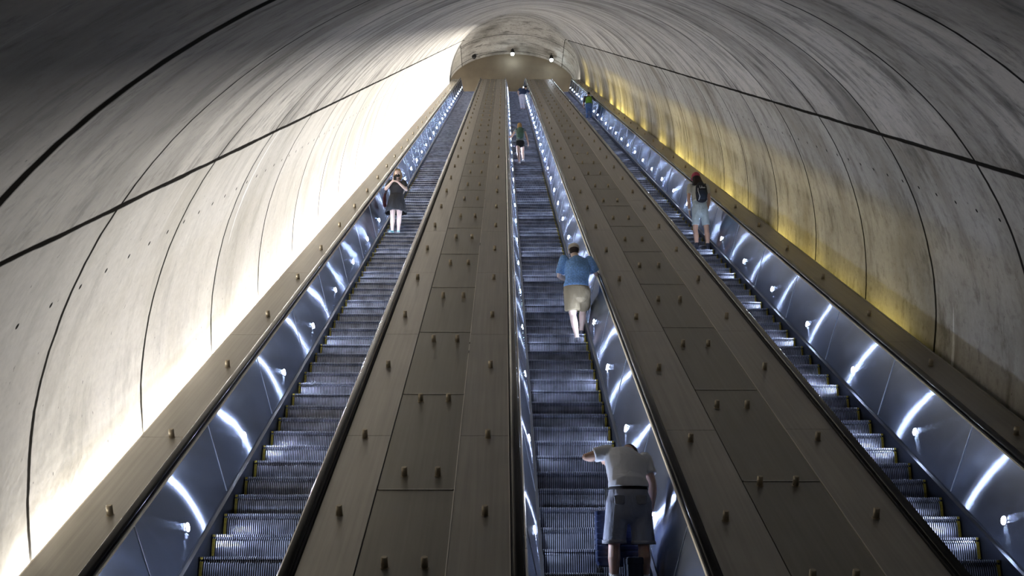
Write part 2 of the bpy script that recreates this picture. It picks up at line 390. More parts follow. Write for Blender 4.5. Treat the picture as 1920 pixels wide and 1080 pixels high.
def escalator(xc, t_first, label, strip_side, spots, lo=5.2, dim=False):
    base = P(xc, lo, -.6)
    e = thing('escalator', label, 'escalator', base, 'three long parallel escalators')
    n = int((T_TOP - t_first) / PITCH) + 1
    first = bpy.data.objects.new('step', STEP); COL.objects.link(first); place(first, P(xc, t_first, 0), e)
    strip = bpy.data.objects.new('comb_strip', strip_mesh(*((-.497, -.470) if strip_side < 0 else (.470, .497)))); COL.objects.link(strip)
    place(strip, P(xc, t_first, 0), first); strip['label'] = 'yellow edge marking of the step'
    for i in range(1, 100):
        s = dup(first, P(xc, t_first + i * PITCH, 0), e)
        if i < 60: dup(strip, P(xc, t_first + i * PITCH, 0), s)
    mb = MB(); sv = [v.co.copy() for v in STEP.vertices]; sf = [tuple(p.vertices) for p in STEP.polygons]; sm = [p.material_index for p in STEP.polygons]
    for i in range(100, n):
        o = P(xc, t_first + i * PITCH, 0); b0 = len(mb.v)
        mb.v += [v + o for v in sv]; mb.f += [tuple(b0 + q for q in f) for f in sf]; mb.m += sm
    for i in (-1, -2, -3, -4):
        o = P(xc, t_first + i * PITCH, 0); b0 = len(mb.v)
        mb.v += [v + o for v in sv]; mb.f += [tuple(b0 + q for q in f) for f in sf]; mb.m += sm
    meta(link('far_steps', mb, [M['step'], M['groove']], e, recalc=False), kind='stuff')
    for s in (-1, 1):
        q = lambda pr: [(xc + s * a, h) for a, h in pr]
        link('skirt', MB().prism(q([(.512, -.45), (.53, -.45), (.53, .075), (.512, .075)]), lo, T_TOP + .1), M['skirt'], e)
        link('ledge', MB().prism(q([(.513, .075), (.545, .085), (.552, .125), (.565, .125), (.565, .06), (.53, .04)]), lo, T_TOP + .1), M['ledge'], e)
        # side panels, one per bay, with a bright cover strip at every joint
        j = 0; t = STUD0 - BAY + 1.1
        pan = None
        while t < T_TOP - .2:
            t1 = min(t + BAY, T_TOP + .05)
            mb = MB().prism(q([(.548, .11), (.70, .885), (.712, .885), (.560, .11)]), t, t1)
            for d0, w0 in ((.0, .006), (.003, .003)): mb.prism(q([(.5455 - d0, .118), (.6965 - d0, .883), (.700, .883), (.549, .118)]), t1 - .008 - w0, t1 - .008 + w0, 1)
            link('side_panel', mb, [M['steel'], M['seam']], e)
            t += BAY
        link('guide_rail', MB().prism(q([(.698, .885), (.708, .897), (.720, .897), (.720, .885)]), lo, T_TOP), M['rim'], e)
        x = xc + s * HRX
        path_obj('handrail', HR_PROF, top_path(x, HRH, lo), M['rubber'], e)
        link('handrail_base', MB().prism(q([(.72, .84), (.72, .905), (.83, .905), (.83, .84)]), lo, T_TOP), M['body'], e)
        # landing end of the balustrade
        yt = P(0, T_TOP, .885).y; zt = P(0, T_TOP + .05, .885).z
        mb = MB(); y0 = P(0, T_TOP, 0).y
        mb.box(min(xc + s * .72, xc + s * .80), max(xc + s * .72, xc + s * .80), y0 - .35, y0 + .85, FLOOR_Z + .0, FLOOR_Z + .93)
        link('newel', mb, M['steel'], e, bevel=.03)
        # round lamps
        if spots.get(s):
            kk = 0; t = spots[s]; proto = None
            ax = .548 + (.33 - .11) / .775 * .152
            inw = (Vector((-s, 0, 0)) * math.cos(math.atan(.152 / .775)) + N * math.sin(math.atan(.152 / .775)))
            while t < T_TOP:
                c = P(xc + s * ax, t, .33)
                if proto is None:
                    mb = MB().cyl(c - inw * .02, c + inw * .004, .052, .048, 20)
                    proto = link('round_lamp', mb, M['ring'], e, origin=c)
                    mb = MB().cyl(c - inw * .01, c + inw * .0065, .040, .040, 20)
                    pl = link('lens', mb, M['lens_dim' if dim and s < 0 else 'lens'], proto, origin=c)
                else:
                    r_ = dup(proto, c, e); dup(pl, c, r_)
                t += BAY
    link('end_plate', MB().box(xc - .5, xc + .5, P(0, T_TOP, 0).y + .38, P(0, T_TOP, 0).y + .9, FLOOR_Z - .05, FLOOR_Z + .004), M['ledge'], e)
    return e
SP = t_from_v(950, H0 - .33)
XE = (-2.475, .908, 4.40)
escalator(XE[0], 9.24, 'left escalator, moving down beside the bright white wall', -1, {-1: SP, 1: SP})
escalator(XE[1], 8.93, 'middle escalator between the two wide metal decks', 1, {-1: SP - .05, 1: SP + .25})
escalator(XE[2], 9.18, 'right escalator beside the olive stained wall', 1, {-1: SP + .2, 1: SP + .15}, dim=True)

# ------------------------------------------------------------------ the sloping metal decks between and beside them
DH = .885
def stud_parts(parent, spots_):
    """small upright pegs that stop things sliding down the deck"""
    first = None; far = MB()
    for i, (x, t) in enumerate(sorted(spots_, key=lambda a: a[1])):
        c = P(x, t, DH + .002)
        if i < 100:
            if first is None:
                mb = MB().cyl(c, c + N * .086, .029, .028, 14).cyl(c + N * .086, c + N * .092, .028, .022, 14).cyl(c, c + N * .004, .036, .034, 14)
                first = link('deck_stud', mb, M['stud'], parent, origin=c)
                for p in first.data.polygons[:14]: p.use_smooth = True
            else: dup(first, c, parent)
        else: far.cyl(c, c + N * .078, .026, .024, 8)
    if far.v: meta(link('far_studs', far, M['stud'], parent), kind='stuff')
def strip(parent, x0, x1, seam0, name='deck_strip', lo=5.2, mat='bronze', pitch=3.65):
    t = lo; nxt = seam0
    while nxt < lo: nxt += pitch
    while t < T_TOP:
        t1 = min(nxt, T_TOP)
        if t1 - t > .05: link(name, MB().prism([(x0, DH - .012), (x1, DH - .012), (x1, DH), (x0, DH)], t + .003, t1 - .003), M[mat], parent, bevel=.002)
        t = t1; nxt += pitch
def body(parent, x0, x1, lo=5.2, name='deck_body'):
    link(name, MB().prism([(x0, -.65), (x1, -.65), (x1, DH - .014), (x0, DH - .014)], lo, T_TOP + .2), M['body'], parent)
def deck_end(parent, x0, x1):
    y0 = P(0, T_TOP, 0).y
    link('deck_end', MB().box(x0, x1, y0 - .1, y0 + 1.15, FLOOR_Z, FLOOR_Z + .955), M['bronze'], parent, bevel=.02)
rows = [t_from_v(1 / q, H0 - DH) for q in (.001079, .001279, .001538)]
while rows[-1] < T_TOP - 2.4: rows.append(rows[-1] + BAY)
rows.insert(0, rows[0] - 1.9)
pairs = [t_from_v(1 / q, H0 - DH) for q in (.0009756, .0011714, .0014015)]
while pairs[-1] < T_TOP - 2.4: pairs.append(pairs[-1] + BAY)
seam = [t_from_v(v, H0 - DH) for v in (879, 700, 583.4)]
while seam[-1] < T_TOP - 2.6: seam.append(seam[-1] + 2.52)
seam.insert(0, seam[0] - 2.5)
def plates(parent, x0, x1, seams, lo=5.2):
    ts = [lo] + [s for s in seams if s > lo + .3] + [T_TOP]
    for a, b_ in zip(ts[:-1], ts[1:]):
        link('access_plate', MB().prism([(x0, DH - .014), (x1, DH - .014), (x1, DH - .003), (x0, DH - .003)], a + .012, b_ - .012), M['bronze_d'], parent, bevel=.002)
        if b_ < T_TOP: link('joint_bar', MB().prism([(x0 + .01, DH - .006), (x1 - .01, DH - .006), (x1 - .01, DH + .004), (x0 + .01, DH + .004)], b_ - .010, b_ + .012), M['bronze'], parent)
# left outer deck
d = thing('side_deck', 'narrow metal deck with studs between left escalator and bright wall', 'deck', P(-3.55, 5.2, -.65))
body(d, -3.79, -3.31); strip(d, -3.79, -3.31, t_from_v(781, H0 - DH)); deck_end(d, -3.79, -3.31)
link('edge_lip', MB().prism([(-3.80, DH - .03), (-3.785, DH - .03), (-3.785, DH), (-3.80, DH)], 5.2, T_TOP), M['rim'], d)
stud_parts(d, [(-3.46, t) for t in rows])
# right outer deck
d = thing('side_deck', 'narrow metal deck with studs between right escalator and stained wall', 'deck', P(5.48, 5.2, -.65))
body(d, 5.235, 5.70); strip(d, 5.235, 5.70, t_from_v(800, H0 - DH)); deck_end(d, 5.235, 5.70)
link('edge_lip', MB().prism([(5.695, DH - .03), (5.715, DH - .03), (5.715, DH + .012), (5.695, DH + .012)], 5.2, T_TOP), M['bronze'], d)
stud_parts(d, [(5.46, t + .1) for t in rows])
# median between left and middle
d = thing('median_deck', 'wide brown metal deck with studs between left and middle escalators', 'deck', P(-.78, 5.2, -.65))
body(d, -1.635, .068); strip(d, -1.635, -1.175, t_from_v(778, H0 - DH)); plates(d, -1.163, -.452, seam); strip(d, -.444, .068, t_from_v(778, H0 - DH)); deck_end(d, -1.635, .068)
link('edge_trim', MB().prism([(-.452, DH - .01), (-.444, DH - .01), (-.444, DH + .008), (-.452, DH + .008)], 5.2, T_TOP), M['rim'], d)
link('edge_trim', MB().prism([(.062, DH - .01), (.069, DH - .01), (.069, DH + .006), (.062, DH + .006)], 5.2, T_TOP), M['rim'], d)
stud_parts(d, [(-1.44, t) for t in rows] + [(-.153, t) for t in rows] + [(-.94, t) for t in pairs] + [(-.62, t) for t in pairs])
# median between middle and right
seam2 = [t_from_v(v, H0 - DH) for v in (862.6, 691, 574)]
while seam2[-1] < T_TOP - 2.6: seam2.append(seam2[-1] + 2.52)
seam2.insert(0, seam2[0] - 2.5)
d = thing('median_deck', 'wide dark metal deck with studs between middle and right escalators', 'deck', P(2.65, 5.2, -.65))
body(d, 1.748, 3.56); strip(d, 1.748, 2.28, t_from_v(767, H0 - DH)); plates(d, 2.29, 3.03, seam2); strip(d, 3.04, 3.56, t_from_v(765, H0 - DH)); deck_end(d, 1.748, 3.56)
link('edge_trim', MB().prism([(3.03, DH - .01), (3.038, DH - .01), (3.038, DH + .008), (3.03, DH + .008)], 5.2, T_TOP), M['rim'], d)
stud_parts(d, [(1.96, t - .1) for t in rows] + [(3.30, t - .05) for t in rows] + [(2.43, t - .2) for t in pairs] + [(2.77, t - .2) for t in pairs])
# bottoms of the light troughs
meta(link('trim_trough', MB().prism([(-3.91, .45), (-3.79, .45), (-3.79, .50), (-3.91, .50)], 5, T_TOP), M['body']), 'narrow light trough beside the left deck', kind='structure')
meta(link('trim_trough', MB().prism([(5.70, .34), (5.83, .34), (5.83, .39), (5.70, .39)], 5, T_TOP), M['body']), 'narrow light trough beside the right deck', kind='structure')

# ------------------------------------------------------------------ three hanging lamps at the landing
def pendant(px, py, Y, lit, label):
    # px, py only name the lamp's direction as seen in the photo; the lamp hangs from the ceiling at distance Y
    el = A30 * 0 + R(15.55) + math.atan((540 - py) / 1943.); D = Y / math.cos(el) * math.cos(el - R(15.55))
    z = EYE.z + Y * math.tan(el); x = (px - 944) / 1943. * D
    t = thing('hanging_lamp', label, 'lamp', (x, Y, z), 'lamps hanging over the upper landing')
    top = LV_Z + LV_B * math.sqrt(1 - ((x - LV_C) / LV_A) ** 2) + .02
    c = Vector((x, Y, z))
    link('stem', MB().cyl(c + Vector((0, 0, .3)), Vector((x, Y, max(top, z + .4))), .03, .03, 10), M['black'], t)
    link('housing', MB().cyl(c + Vector((0, 0, .04)), c + Vector((0, 0, .38)), .19, .12, 16), M['black'], t)
    bm = bmesh.new(); bmesh.ops.create_uvsphere(bm, u_segments=16, v_segments=10, radius=.14)
    mb = MB(); mb.v = [v.co + c for v in bm.verts]; mb.f = [tuple(v.index for v in f.verts) for f in bm.faces]; mb.m = [0] * len(mb.f); bm.free()
    link('bulb', mb, M['pend'] if lit else M['black'], t, True)
pendant(961, 101, 76.0, True, 'lit lamp hanging over the landing above the middle escalator')
pendant(1034, 112, 75.6, True, 'lit lamp hanging at the right of the landing arch')
pendant(889, 108, 76.0, False, 'unlit dark lamp hanging at the left of the landing arch')
# ------------------------------------------------------------------ people
def cloth(name, col, noise=.12, scale=14, rough=.85, bump=.5):
    m = simple(name, col, rough, 0, noise, scale)
    nt = m.node_tree; b = nt.nodes['Principled BSDF']
    tc = nd(nt, 'ShaderNodeTexCoord'); nz = nd(nt, 'ShaderNodeTexNoise'); nz.inputs['Scale'].default_value = 7; nz.inputs['Detail'].default_value = 3; nz.inputs['Distortion'].default_value = .8
    mp = nd(nt, 'ShaderNodeMapping'); mp.inputs['Scale'].default_value = (1, 1, .5)
    nt.links.new(tc.outputs['Object'], mp.inputs[0]); nt.links.new(mp.outputs[0], nz.inputs[0])
    bp = nd(nt, 'ShaderNodeBump'); bp.inputs['Strength'].default_value = bump; bp.inputs['Distance'].default_value = .05
    nt.links.new(nz.outputs[0], bp.inputs['Height']); nt.links.new(bp.outputs[0], b.inputs['Normal'])
    return m
def skin_mat(name, col):
    m = simple(name, col, .5, 0, .06, 12); m.node_tree.nodes['Principled BSDF'].inputs['Subsurface Weight'].default_value = .06; return m
SK = dict(light=skin_mat('skin_light', (.62, .42, .33)), pale=skin_mat('skin_pale', (.74, .56, .48)), tan=skin_mat('skin_tan', (.42, .25, .17)), brown=skin_mat('skin_brown', (.28, .16, .10)))
def ovec(p): return Vector(p)
def tube(pts, rads, side=None, seg=14, cap0='round', cap1='round'):
    """closed loft through pts; rads entries r or (r_side, r_other)"""
    mb = MB(); pts = [Vector(p) for p in pts]; rads = [r if isinstance(r, tuple) else (r, r) for r in rads]
    rings = []
    for i, p in enumerate(pts):
        d = (pts[min(i + 1, len(pts) - 1)] - pts[max(i - 1, 0)]).normalized()
        s = Vector(side) if side is not None else (Vector((1, 0, 0)) if abs(d.x) < .8 else Vector((0, 1, 0)))
        s = (s - d * s.dot(d)).normalized(); o = d.cross(s)
        rings.append((p, d, s, o, *rads[i]))
    out = []
    if cap0 == 'round':
        p, d, s, o, a, b = rings[0]; m_ = min(a, b)
        for q in (80, 50, 25): out.append((p - d * m_ * math.sin(R(q)), d, s, o, a * math.cos(R(q)), b * math.cos(R(q))))
    out += rings
    if cap1 == 'round':
        p, d, s, o, a, b = rings[-1]; m_ = min(a, b)
        for q in (25, 50, 80): out.append((p + d * m_ * math.sin(R(q)), d, s, o, a * math.cos(R(q)), b * math.cos(R(q))))
    for p, d, s, o, a, b in out:
        mb.v += [p + s * a * math.cos(2 * math.pi * k / seg) + o * b * math.sin(2 * math.pi * k / seg) for k in range(seg)]
    n = len(out)
    for i in range(n - 1):
        for k in range(seg): mb.f.append((i * seg + k, i * seg + (k + 1) % seg, (i + 1) * seg + (k + 1) % seg, (i + 1) * seg + k))
    mb.f.append(tuple(range(seg))[::-1]); mb.f.append(tuple(range((n - 1) * seg, n * seg))); mb.m = [0] * len(mb.f)
    return mb
def ell(c, r, rot=None, seg=18):
    bm = bmesh.new(); bmesh.ops.create_uvsphere(bm, u_segments=seg, v_segments=seg * 2 // 3, radius=1)
    mt = rot or Matrix.Identity(3)
    mb = MB(); mb.v = [Vector(c) + mt @ Vector((v.co.x * r[0], v.co.y * r[1], v.co.z * r[2])) for v in bm.verts]
    mb.f = [tuple(v.index for v in f.verts) for f in bm.faces]; mb.m = [0] * len(mb.f); bm.free(); return mb
class Fig:
    def __init__(s, label, base, face, H=1.75, wide=1.0, group=None):
        s.e = thing('person', label, 'person', base, group)
        s.k = H / 1.75
        s.mt = Matrix.Translation(base) @ Matrix.Rotation(face, 4, 'Z') @ Matrix.Diagonal((s.k * wide, s.k * wide, s.k, 1))
    def fuse(s, name, prims, mat, voxel=.012, it=4, parent=None, label=None, kind=None):
        me = bpy.data.meshes.new('tmp'); vs = []; fs = []
        for p in prims:
            b0 = len(vs); vs += [tuple(s.mt @ v) for v in p.v]; fs += [tuple(b0 + i for i in f) for f in p.f]
        me.from_pydata(vs, [], fs)
        bm = bmesh.new(); bm.from_mesh(me); bmesh.ops.recalc_face_normals(bm, faces=bm.faces); bm.to_mesh(me); bm.free()
        o = bpy.data.objects.new('tmp', me); COL.objects.link(o)
        r = o.modifiers.new('r', 'REMESH'); r.mode = 'VOXEL'; r.voxel_size = voxel * s.k
        if it: q = o.modifiers.new('s', 'SMOOTH'); q.iterations = it; q.factor = .5
        dg = bpy.context.evaluated_depsgraph_get(); m2 = bpy.data.meshes.new_from_object(o.evaluated_get(dg))
        bpy.data.objects.remove(o); bpy.data.meshes.remove(me)
        m2.name = name; m2.materials.clear(); m2.materials.append(mat)
        m2.polygons.foreach_set('use_smooth', [True] * len(m2.polygons)); m2.polygons.foreach_set('material_index', [0] * len(m2.polygons))
        c = sum((v.co for v in m2.vertices), Vector()) / max(1, len(m2.vertices)); m2.transform(Matrix.Translation(-c))
        o = bpy.data.objects.new(name, m2); COL.objects.link(o); place(o, c, parent or s.e)
        if label: o['label'] = label
        return o
    def raw(s, name, prims, mat, parent=None, smooth=True, label=None, bevel=0):
        mb = MB()
        for p in prims: mb.add([s.mt @ v for v in p.v], p.f, 0)
        o = link(name, mb, mat, parent or s.e, smooth, bevel=bevel)
        if label: o['label'] = label
        return o
def hand(w, d, n, curl=.5, side=1, scale=1.0):
    """palm, four fingers and a thumb from wrist w along d; n = back of the hand; side +1 puts the thumb on d x n"""
    w, d, n = Vector(w), Vector(d).normalized(), Vector(n); n = (n - d * n.dot(d)).normalized(); t = d.cross(n) * side
    out = [tube([w, w + d * .04, w + d * .085], [(.027, .018), (.037, .016), (.040, .014)], side=t, seg=12)]
    for i, (off, ln) in enumerate(((.030, .070), (.010, .080), (-.010, .075), (-.030, .058))):
        p = w + d * .085 + t * off; pts = [p]; a = 0; dd = d
        for j, f in enumerate((.45, .32, .23)):
            a += curl * (.9 if j else .6); dd = (d * math.cos(a) - n * math.sin(a)); p = p + dd * ln * f; pts.append(p)
        out.append(tube(pts, [.0095, .009, .0082, .007], seg=8))
    p = w + d * .025 + t * .030; q = p + (d * .55 + t * .75 - n * .25).normalized() * .040; r = q + (d * .9 + t * .3 - n * .4).normalized() * .032
    out.append(tube([p - t * .01, q, r], [.013, .011, .008], seg=8))
    return out
def head_prims(c, fwd=(0, 1, 0), up=(0, 0, 1)):
    f = Vector(fwd).normalized(); u = Vector(up); u = (u - f * u.dot(f)).normalized(); x = f.cross(u); rot = Matrix((x, f, u)).transposed(); c = Vector(c)
    g = lambda a, b, h: c + x * a + f * b + u * h
    pr = [ell(c + u * .025, (.076, .092, .092), rot), ell(g(0, .022, -.045), (.056, .066, .066), rot), ell(g(0, .060, -.088), (.024, .022, .020), rot),
          tube([g(0, .088, .012), g(0, .103, -.022)], [.009, .014], seg=8), ell(g(0, .085, .030), (.050, .014, .010), rot)]
    for s in (-1, 1): pr.append(ell(g(s * .078, -.005, -.010), (.010, .020, .032), rot)); pr.append(ell(g(s * .036, .066, -.022), (.020, .016, .016), rot))
    return pr, g, rot
def build_person(F, J, skin, shirt=None, legs=None, sleeve=.6, leg_end=.45, shoe=None, shoe_len=.27, vox=.013, burly=1.0, torso_cover=True, hands=True, bust=0, sock=None, baggy=1.0, hem_drop=.02, leg_r=1.0):
    B = burly; v = {k: Vector(p) for k, p in J.items() if isinstance(p, tuple)}
    side = (v['shR'] - v['shL']).normalized()
    spine = [v['pelvis'] - Vector((0, 0, .06)), v['pelvis'] + Vector((0, 0, .04)), v['waist'], v['chest'], (v['shL'] + v['shR']) / 2 - (v['head'] - v['chest']).normalized() * .03, v['neck']]
    tr = [(.150 * B, .105 * B), (.158 * B, .112 * B), (.135 * B, .098 * B), (.160 * B, .112 * B), (.150 * B, .085 * B), (.062, .058)]
    pr = [tube(spine, tr, side=side, seg=20), tube([v['neck'] - (v['head'] - v['neck']) * .3, v['head'] - (v['head'] - v['neck']) * .35], [.056, .050])]
    hp, g, rot = head_prims(v['head'], J.get('look', (0, 1, 0)), J.get('up', (0, 0, 1)))
    pr += hp
    for s in 'LR':
        sg = -1 if s == 'L' else 1
        sh, el, wr = v['sh' + s], v['el' + s], v['wr' + s]
        pr += [ell(sh - side * sg * .01, (.055 * B, .055 * B, .055 * B)), tube([sh, sh.lerp(el, .45), el], [.050 * B, .046 * B, .036], seg=12), tube([el, el.lerp(wr, .3), wr], [.037, .040 * (B + 1) / 2, .025], seg=12)]
        hd = Vector(J.get('hd' + s, (wr - el))); bn = Vector(J.get('bn' + s, side * sg))
        if hands: pr += hand(wr, hd, bn, J.get('curl' + s, .45), 1 if (hd.normalized().cross(bn)).dot(Vector(J.get('th' + s, (0, 1, 0)))) > 0 else -1)
        hi, kn, an = v['hip' + s], v['kn' + s], v['an' + s]
        pr += [tube([hi, hi.lerp(kn, .4), kn], [.088 * B, .080 * B, .056], seg=14), tube([kn, kn.lerp(an, .3) - Vector((0, .012, 0)), kn.lerp(an, .75), an], [.054, .060, .040, .036], seg=14)]
        ft = Vector(J.get('ft' + s, (0, 1, 0))).normalized()
        pr += [tube([an - Vector((0, 0, .03)) - ft * .02, an + ft * .10 - Vector((0, 0, .055))], [(.034, .03), (.036, .02)], seg=10)]
    F.fuse('body', pr, skin, vox * .6, 3)
    # garments
    if shirt:
        k = 1.13
        sp = [v['pelvis'] + Vector((0, 0, hem_drop)), v['pelvis'] + Vector((0, 0, hem_drop + .02)), v['waist'] + Vector((0, .0, .02)), v['chest'], spine[4], v['neck'] - (v['neck'] - spine[4]) * .25]
        r2 = [(.172 * B, .130 * B), (.172 * B, .130 * B), (.158 * B, .122 * B), (.178 * B, .128 * B), (.160 * B, .098 * B), (.080, .070)]
        gp = [tube(sp, r2, side=side, seg=22, cap0='flat', cap1='flat')]
        for s in 'LR':
            sh, el, wr = v['sh' + s], v['el' + s], v['wr' + s]
            if sleeve <= 1: gp += [tube([sh, sh.lerp(el, sleeve)], [.066 * B, .064 * B], cap1='flat')]
            else: gp += [tube([sh, el, el.lerp(wr, sleeve - 1)], [.064 * B, .052 * B, .044 * B], cap1='flat')]
        F.fuse(shirt[0], gp, shirt[1], vox, 3)
    if legs:
        gp = [tube([v['waist'] - Vector((0, 0, .0)), v['pelvis'], v['pelvis'] - Vector((0, 0, .12))], [(.150 * B, .112 * B), (.172 * B * baggy, .132 * B), (.160 * B * baggy, .12 * B)], side=(1, 0, 0), seg=20, cap0='flat')]
        for s in 'LR':
            hi, kn, an = v['hip' + s], v['kn' + s], v['an' + s]
            if leg_end <= 1: gp += [tube([hi, hi.lerp(kn, leg_end * .5), hi.lerp(kn, leg_end)], [.100 * B * baggy, .102 * B * baggy * leg_r, .104 * B * baggy * leg_r], cap1='flat')]
            else: gp += [tube([hi, kn, kn.lerp(an, leg_end - 1)], [.098 * B * baggy, .074 * baggy, .062 * baggy], cap1='flat')]
        F.fuse(legs[0], gp, legs[1], vox, 3)
    for s in 'LR':
        an, kn = v['an' + s], v['kn' + s]; ft = Vector(J.get('ft' + s, (0, 1, 0))).normalized()
        if sock: F.raw('sock', [tube([an - Vector((0, 0, .02)), an.lerp(kn, sock[0])], [.041, .047], cap1='flat')], sock[1])
        if shoe:
            z = an.z - .085; b_ = Vector((an.x, an.y, z))
            up = F.fuse('shoe', [tube([b_ - ft * .055 + Vector((0, 0, .045)), b_ + ft * .05 + Vector((0, 0, .045)), b_ + ft * .16 + Vector((0, 0, .035))], [(.038, .04), (.042, .038), (.040, .026)], seg=12), tube([an - Vector((0, 0, .01)), b_ + Vector((0, 0, .04))], [.044, .044])], shoe[0], .008, 2)
            F.raw('sole', [tube([b_ - ft * .06 + Vector((0, 0, .012)), b_ + ft * .06 + Vector((0, 0, .012)), b_ + ft * .17 + Vector((0, 0, .012))], [(.040, .012), (.045, .012), (.040, .012)], seg=12)], shoe[1], parent=up)
    # face
    if J.get('eyes', True):
        for sx in (-1, 1):
            ey = F.raw('eye', [ell(g(sx * .030, .077, .010), (.012, .008, .008), rot, 10)], M['eye'])
            F.raw('iris', [ell(g(sx * .030, .083, .010), (.005, .004, .005), rot, 8)], M['dark'], parent=ey)
    if J.get('mouth', True): F.raw('mouth', [ell(g(0, .085, -.055), (.022, .008, .007), rot, 10)], M['lips'])
    return g, rot, v
M['eye'] = simple('eye_white', (.8, .8, .78), .3, noise=.02); M['dark'] = simple('iris_dark', (.03, .02, .02), .3); M['lips'] = skin_mat('lips', (.45, .2, .17))
white_sole = simple('sole_white', (.75, .75, .75), .6, noise=.05); dark_shoe = cloth('shoe_dark', (.03, .03, .04)); white_shoe = cloth('shoe_white', (.7, .7, .72))
def on_step(xc_first, k, X, dy=.2):
    p = P(X, xc_first + k * PITCH, 0); return Vector((p.x, p.y + dy, p.z + .001))
def cap_part(F, g, rot, mat, brim=True, back=False):
    c = F.fuse('cap', [ell(g(0, -.008, .050), (.096, .110, .086), rot)], mat, .008, 2)
    if brim: F.raw('brim', [tube([g(0, .07, .045), g(0, .125, .038), g(0, .165, .024)], [(.075, .008), (.07, .006), (.045, .005)], side=rot @ Vector((1, 0, 0)))], mat, parent=c)
    return c

# 1. man bending over his cases at the foot of the middle escalator
F = Fig('person in white t-shirt and grey shorts bending down beside a navy suitcase', on_step(8.93, -1, 1.19, .2), 0, 1.75)
J = dict(pelvis=(.02, .0, .94), waist=(.015, .03, 1.06), chest=(.02, .17, 1.27), neck=(.07, .31, 1.40), head=(.10, .43, 1.37), look=(.1, .6, -.8), up=(0, .8, .6),
         shL=(-.15, .23, 1.385), shR=(.215, .22, 1.31), elL=(-.365, .22, 1.335), wrL=(-.20, .48, 1.35), hdL=(.45, .8, -.1), bnL=(0, 0, 1), thL=(1, 0, 0),
         elR=(.275, .12, 1.06), wrR=(.255, .14, .83), hdR=(-.12, .12, -.9), bnR=(1, 0, 0), curlR=.7,
         hipL=(-.085, .0, .88), hipR=(.125, .0, .88), knL=(-.125, .05, .49), knR=(.155, .03, .48), anL=(-.14, .0, .085), anR=(.15, -.02, .085), ftL=(-.1, 1, 0), ftR=(.15, 1, 0))
g, rot, v = build_person(F, J, SK['light'], ('t_shirt', cloth('shirt_white', (.72, .75, .82), .04)), ('shorts', cloth('shorts_grey', (.33, .36, .45), .08, bump=.8)), hem_drop=.085, sleeve=.62, leg_end=.92, shoe=(white_shoe, white_sole), burly=1.16, baggy=1.0, leg_r=.93, vox=.010, sock=(.5, cloth('sock_white', (.75, .75, .75), .04)))
F.raw('hair', [ell(g(0, -.014, .038), (.084, .094, .084), rot)], cloth('hair_dark', (.03, .022, .018)))
blt = F.raw('belt', [tube([(.02, .005, 1.000), (.02, .005, 1.040)], [(.190, .146), (.188, .144)], side=(1, 0, 0), seg=28, cap0='flat', cap1='flat')], cloth('belt_leather', (.015, .012, .012), bump=0))
for sx in (-1, 1):
    F.raw('pocket', [tube([(.02 + sx * .105, -.142, .93), (.02 + sx * .105, -.150, .86)], [(.052, .010), (.045, .010)], side=(1, 0, 0), seg=12)], cloth('pocket_grey', (.22, .235, .28)))
for s in (-1, 1):
    hm = v['hipL'].lerp(v['knL'], .94) if s < 0 else v['hipR'].lerp(v['knR'], .94)
    F.raw('hem', [tube([hm + Vector((0, 0, -.012)), hm + Vector((0, 0, .020))], [.118, .117], seg=24, cap0='flat', cap1='flat')], cloth('hem_grey', (.36, .38, .44)))

# suitcase and dark bag on the step in front of him
def suitcase(base, label):
    t = thing('suitcase', label, 'suitcase', base)
    sh = simple('suitcase_shell', (.018, .028, .075), .28, .2, noise=.05)
    bx = base
    bm = MB().box(bx.x - .215, bx.x + .215, bx.y - .115, bx.y + .115, bx.z + .055, bx.z + .60)
    s1 = link('shell', bm, sh, t, bevel=.045)
    for i in range(9):
        z = bx.z + .10 + i * .055
        link('rib', MB().box(bx.x - .2185, bx.x + .2185, bx.y - .1185, bx.y + .1185, z, z + .050), sh, s1, bevel=.010)
    hs = link('handle', MB().cyl((bx.x - .10, bx.y + .07, bx.z + .60), (bx.x - .10, bx.y + .07, bx.z + .80), .009).cyl((bx.x + .10, bx.y + .07, bx.z + .60), (bx.x + .10, bx.y + .07, bx.z + .80), .009).box(bx.x - .115, bx.x + .115, bx.y + .055, bx.y + .085, bx.z + .80, bx.z + .825), M['black'], t)
    for sx in (-1, 1):
        for sy in (-1, 1):
            c = Vector((bx.x + sx * .175, bx.y + sy * .085, bx.z + .0255))
            w = link('wheel', MB().cyl(c - Vector((.022, 0, 0)), c - Vector((.004, 0, 0)), .025, .025, 16).cyl(c + Vector((.004, 0, 0)), c + Vector((.022, 0, 0)), .025, .025, 16), M['black'], t)
            link('wheel_fork', MB().box(c.x - .004, c.x + .004, c.y - .014, c.y + .014, c.z, c.z + .034), M['black'], w)
p = on_step(8.93, 0, 1.135, .15); suitcase(p, 'ribbed navy hard suitcase standing upright on the step before the bending person')
p = on_step(8.93, -1, 1.235, .13)
t = thing('bag', 'dark blue soft bag on the step between the feet of the bending person', 'bag', p)
sb = cloth('bag_fabric', (.018, .026, .05), bump=.2)
b1 = link('bag_body', MB().box(p.x - .075, p.x + .075, p.y - .10, p.y + .24, p.z, p.z + .36), sb, t, bevel=.03)
link('bag_flap', MB().box(p.x - .078, p.x + .078, p.y - .104, p.y + .2, p.z + .30, p.z + .372), sb, t, bevel=.015)

